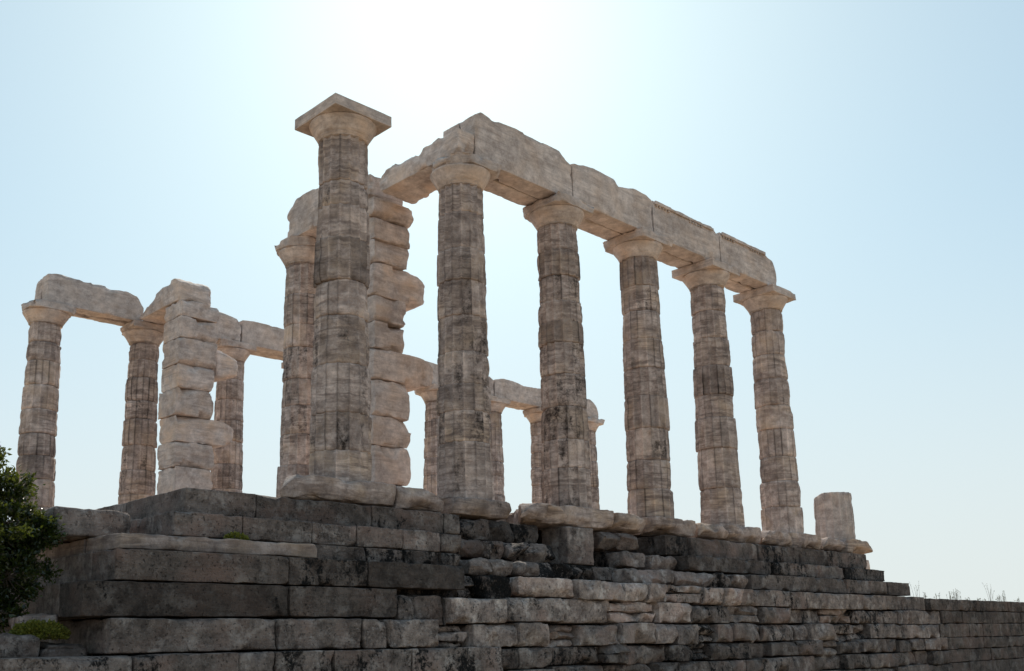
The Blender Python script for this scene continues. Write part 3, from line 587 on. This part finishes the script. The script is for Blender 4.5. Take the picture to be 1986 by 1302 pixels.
gy = np.concatenate([-np.geomspace(30000, 45, 22), np.linspace(-40, -12, 15), np.linspace(-11, -3, 17), np.linspace(-2.5, 3, 45), np.linspace(3.5, 40, 50), np.geomspace(45, 30000, 22)])
GX, GY = np.meshgrid(gx, gy); V = np.stack([GX.ravel(), GY.ravel(), ground_h(GX.ravel(), GY.ravel())], -1)
nx, ny = len(gx), len(gy); i, j = np.meshgrid(np.arange(nx-1), np.arange(ny-1)); a = (j*nx+i).ravel()
mb = MB(); mb.add(V, np.stack([a, a+1, a+nx+1, a+nx], -1), (.5, .5, .2))
gm = bpy.data.materials.new('dry_soil'); gm.use_nodes = True; nt = gm.node_tree; b = nt.nodes['Principled BSDF']; b.inputs['Roughness'].default_value = .95
g = nt.nodes.new('ShaderNodeNewGeometry').outputs['Position']
c = mixc(nt, rmp(nt, noise(nt, g, .8, 8, .7), .35, .65), (.44, .31, .185), (.60, .44, .28)); c = mixc(nt, rmp(nt, noise(nt, g, .6, 7, .75, loc=(3, 3, 3)), .58, .66), c, (.09, .09, .035))
nt.links.new(c, b.inputs['Base Color'])
bp = nt.nodes.new('ShaderNodeBump'); bp.inputs['Strength'].default_value = .5; bp.inputs['Distance'].default_value = .05; nt.links.new(noise(nt, g, 9, 6, .7), bp.inputs['Height']); nt.links.new(bp.outputs[0], b.inputs['Normal'])
tag(mb.build('ground', gm), kind='structure')
wm = bpy.data.materials.new('sea_water'); wm.use_nodes = True; nt = wm.node_tree; b = nt.nodes['Principled BSDF']; b.inputs['Base Color'].default_value = (.02, .07, .11, 1); b.inputs['Roughness'].default_value = .15
g = nt.nodes.new('ShaderNodeNewGeometry').outputs['Position']; bp = nt.nodes.new('ShaderNodeBump'); bp.inputs['Strength'].default_value = .6; bp.inputs['Distance'].default_value = .5
nt.links.new(noise(nt, g, .12, 6, .6), bp.inputs['Height']); nt.links.new(bp.outputs[0], b.inputs['Normal'])
q = 45000.; mb = MB(); mb.add(np.array([(-q, -q, -60.), (q, -q, -60), (q, q, -60), (-q, q, -60)]), np.array([[0, 1, 2, 3]]), (.5, .5, .5)); tag(mb.build('sea', wm, smooth=False), kind='structure')

# ------------------------------------------------------------------ plants
def leaf_mat(name, c1, c2, rough=.35, trans=.25):
    m = bpy.data.materials.new(name); m.use_nodes = True; nt = m.node_tree; b = nt.nodes['Principled BSDF']
    t = nt.nodes.new('ShaderNodeAttribute'); t.attribute_name = 'tint'; sc = nt.nodes.new('ShaderNodeSeparateColor'); nt.links.new(t.outputs['Color'], sc.inputs[0])
    c = mixc(nt, sc.outputs[0], c1, c2); nt.links.new(c, b.inputs['Base Color']); b.inputs['Roughness'].default_value = rough
    tr = nt.nodes.new('ShaderNodeBsdfTranslucent'); nt.links.new(mixc(nt, .5, c, (.30, .36, .04)), tr.inputs[0])
    mx = nt.nodes.new('ShaderNodeMixShader'); mx.inputs[0].default_value = trans; nt.links.new(b.outputs[0], mx.inputs[1]); nt.links.new(tr.outputs[0], mx.inputs[2])
    nt.links.new(mx.outputs[0], nt.nodes['Material Output'].inputs[0]); return m
LEAF = leaf_mat('glossy_leaf', (.007, .013, .005), (.042, .060, .011), .26, .22); MOSS = leaf_mat('cushion_leaf', (.07, .08, .012), (.27, .26, .04), .6, .35); DRY = leaf_mat('dry_stalk', (.10, .085, .05), (.17, .15, .09), .8, .1)
WOOD = bpy.data.materials.new('bark'); WOOD.use_nodes = True
nt = WOOD.node_tree; b = nt.nodes['Principled BSDF']; g = nt.nodes.new('ShaderNodeNewGeometry').outputs['Position']
nt.links.new(mixc(nt, noise(nt, g, 30, 4, .6), (.05, .038, .028), (.11, .09, .07)), b.inputs['Base Color']); b.inputs['Roughness'].default_value = .9
def leaves(mb, P, D, L, Wd, nr, tint):
    """P base points, D directions (unit), folded leaf of two quads"""
    n = len(P); rnd = nr.normal(size=(n, 3)); S_ = np.cross(D, rnd); S_ /= np.linalg.norm(S_, axis=1)[:, None]+1e-9; N = np.cross(S_, D)
    L = L[:, None]; Wd = Wd[:, None]
    b0 = P; m_ = P+D*L*.5+N*L*.06; t_ = P+D*L-N*L*.08; l_ = P+D*L*.5+S_*Wd+N*L*.16; r_ = P+D*L*.5-S_*Wd+N*L*.16
    V = np.stack([b0, l_, t_, r_, m_], 1).reshape(-1, 3); k = np.arange(n)[:, None]*5
    F = np.concatenate([k+np.array([[0, 4, 2, 1]]), k+np.array([[0, 3, 2, 4]])])
    T = np.repeat(np.concatenate([tint[:, None]]*3+[np.ones((n, 1))], 1), 5, axis=0)
    mb.add(V, F, T)
def tube(mb, pts, r0, r1, K=6, tint=(.5, .5, .5)):
    pts = np.array(pts, float); n = len(pts); d = np.gradient(pts, axis=0); d /= np.linalg.norm(d, axis=1)[:, None]+1e-9
    ref = np.array([.3, .9, .1]); s = np.cross(d, ref); s /= np.linalg.norm(s, axis=1)[:, None]; t = np.cross(d, s)
    a = np.arange(K)/K*2*math.pi; r = np.linspace(r0, r1, n)[:, None, None]
    V = (pts[:, None]+r*(np.cos(a)[None, :, None]*s[:, None]+np.sin(a)[None, :, None]*t[:, None])).reshape(-1, 3)
    i = np.arange(n-1)[:, None]*K; j = np.arange(K)[None]; j2 = (j+1) % K
    mb.add(V, np.stack([i+j, i+j2, i+K+j2, i+K+j], -1).reshape(-1, 4), tint)
def bush(root, base, clumps, n_per, seed, L=(.035, .06)):
    nr = np.random.default_rng(seed); mb = MB(); st_ = MB()
    for (cx, cy, cz, r) in clumps:
        c = np.array([cx, cy, cz]); n = int(n_per*r*r)
        sp = np.array(base)+nr.normal(size=3)*np.array([.08, .08, 0]); pts = [sp+(c-sp)*t+np.array([0, 0, .25*math.sin(t*3)])*r for t in np.linspace(0, 1, 6)]
        tube(st_, pts, .03, .008)
        tw_ = nr.normal(size=(max(14, int(90*r)), 3)); tw_ /= np.linalg.norm(tw_, axis=1)[:, None]; tips = c+tw_*r*nr.uniform(.55, 1.08, len(tw_))[:, None]*np.array([1, 1, .9])
        for t in tips: tube(st_, [c+(t-c)*.1, (c+t)/2+nr.normal(size=3)*.02, t], .006, .002, 4)
        k = nr.integers(0, len(tips), n); f = nr.uniform(.35, 1.12, n)**.6
        P = c+(tips[k]-c)*f[:, None]+nr.normal(size=(n, 3))*.035
        D = tw_[k]+nr.normal(size=(n, 3))*.7+np.array([0, 0, .35]); D /= np.linalg.norm(D, axis=1)[:, None]
        le = nr.uniform(L[0], L[1], n); leaves(mb, P, D, le, le*nr.uniform(.2, .3, n), nr, nr.uniform(0, 1, n)**1.5)
    mb.build('foliage', LEAF, root); st_.build('stem', WOOD, root)
br = empty('evergreen_bush', (-5.05, -.5, -2.4), 'dark glossy green bush at the left edge in front of the temple steps', 'bush')
cl = [(-5.08, -.5, -.55, .40), (-5.5, -.4, -.38, .42), (-4.75, -.55, -.95, .42), (-4.55, -.6, -1.0, .28), (-5.1, -.7, -1.1, .5), (-5.6, -.5, -1.1, .6), (-4.85, -.7, -1.5, .36), (-5.3, -.6, -1.75, .42), (-4.62, -.5, -1.25, .25), (-5.75, -.4, -1.9, .5), (-5.05, -.55, -.22, .18), (-4.78, -.5, -.55, .22), (-4.42, -.65, -1.42, .10), (-4.95, -.75, -1.85, .25)]
bush(br, (-5.1, -.45, -2.4), cl, 22000, 5, L=(.032, .065))
# low plants and stones beneath the bush
def cushion(name, c, rx, ry, rz, n, seed, label, cat, mat, L=.03, group=None):
    nr = np.random.default_rng(seed); d = nr.normal(size=(n, 3)); d[:, 2] = np.abs(d[:, 2]); d /= np.linalg.norm(d, axis=1)[:, None]
    P = np.array(c)+d*np.array([rx, ry, rz])*(nr.uniform(.75, 1.05, n)*(1+.18*vn(d*3, seed)))[:, None]
    D = d+nr.normal(size=(n, 3))*.5; D /= np.linalg.norm(D, axis=1)[:, None]; le = nr.uniform(.6, 1.3, n)*L
    mb = MB(); leaves(mb, P, D, le, le*.3, nr, nr.uniform(0, 1, n)); return tag(mb.build(name, mat, origin=c), label, cat, group)
cushion('cushion_plant', (-4.62, -1.15, -2.16), .27, .2, .16, 5200, 3, 'yellow green mossy cushion plant below the bush', 'plant', MOSS)
cushion('ledge_plant', (-2.45, -1.29, -1.03), .14, .06, .07, 500, 4, 'tiny green plant growing on the ledge of the lower step', 'plant', MOSS, L=.035)
nr = np.random.default_rng(9)
def rock(c, d, seed, label, b=.7):
    mb = MB(); stone(mb, c[0]-d[0], c[0]+d[0], c[1]-d[1], c[1]+d[1], c[2]-d[2], c[2]+d[2], cell=.04, r=min(d)*.7, amp=.02, lump=.06, chip=.1, seed=seed, tint=(b, .8, .1))
    return tag(mb.build('rock', POROS, origin=(c[0], c[1], c[2]-d[2])), label, 'rock')
rock((-4.62, -.82, -1.98), (.26, .2, .08), 91, 'flat pale rock between the bush and the mossy cushion plant', .95)
rock((-4.9, -1.25, -2.25), (.22, .2, .14), 92, 'dark rounded rock beneath the left part of the mossy cushion plant', .5)
rock((-4.45, -1.3, -2.32), (.25, .2, .1), 93, 'low dark rock beside the wall corner under the mossy cushion plant', .35)
# dry stalks on the terrace wall
def weed(x, y, h, n, seed, label):
    r = random.Random(seed); mb = MB(); base = np.array([x, y, -1.47]); n2 = np.random.default_rng(seed)
    for k in range(n):
        hh = .82*h*r.uniform(.55, 1); a = r.uniform(0, 6.28); ln = r.uniform(.05, .3)*hh; b0 = base+np.array([r.uniform(-.06, .06), r.uniform(-.06, .06), 0])
        p = [b0+np.array([math.cos(a)*ln*t*t, math.sin(a)*ln*t*t, hh*t]) for t in (0, .33, .66, 1)]
        tube(mb, p, .0045, .002, 4, (r.random(), .5, .5))
        m_ = 4; P = np.array([p[3]+(p[2]-p[3])*r.uniform(0, .9) for _ in range(m_)]); D = n2.normal(size=(m_, 3))*.6+np.array([0, 0, .8]); D /= np.linalg.norm(D, axis=1)[:, None]
        le = n2.uniform(.02, .04, m_); leaves(mb, P, D, le, le*.2, n2, n2.uniform(0, 1, m_))
    return tag(mb.build('dry_weed', DRY, origin=tuple(base)), label, 'weed', 'dry weeds along the top of the terrace wall')
small = 'low wispy dry weed along the top edge of the terrace wall'
for k, (x, h, n, lb) in enumerate([(16.85, .62, 5, 'tall forked dry weed right beside the end of the lowest step'), (19.35, .50, 12, 'bushy dry weed, taller one of the left cluster on the terrace wall'), (21.75, .72, 7, 'tallest thin dry weed on the terrace wall'), (22.75, .50, 6, 'straight dark dry weed, rightmost tall one on the terrace wall')]):
    weed(x, -1.15, h, n, 70+k, lb)
r = random.Random(5)
for k, x in enumerate([17.4, 17.75, 18.1, 18.7, 18.95, 19.15, 19.7, 20.2, 20.9, 21.2, 21.5, 22.1, 22.4, 22.95, 23.6, 24.2]):
    weed(x, -1.15+r.uniform(-.15, .1), r.uniform(.16, .34), r.randint(3, 7), 90+k, small)
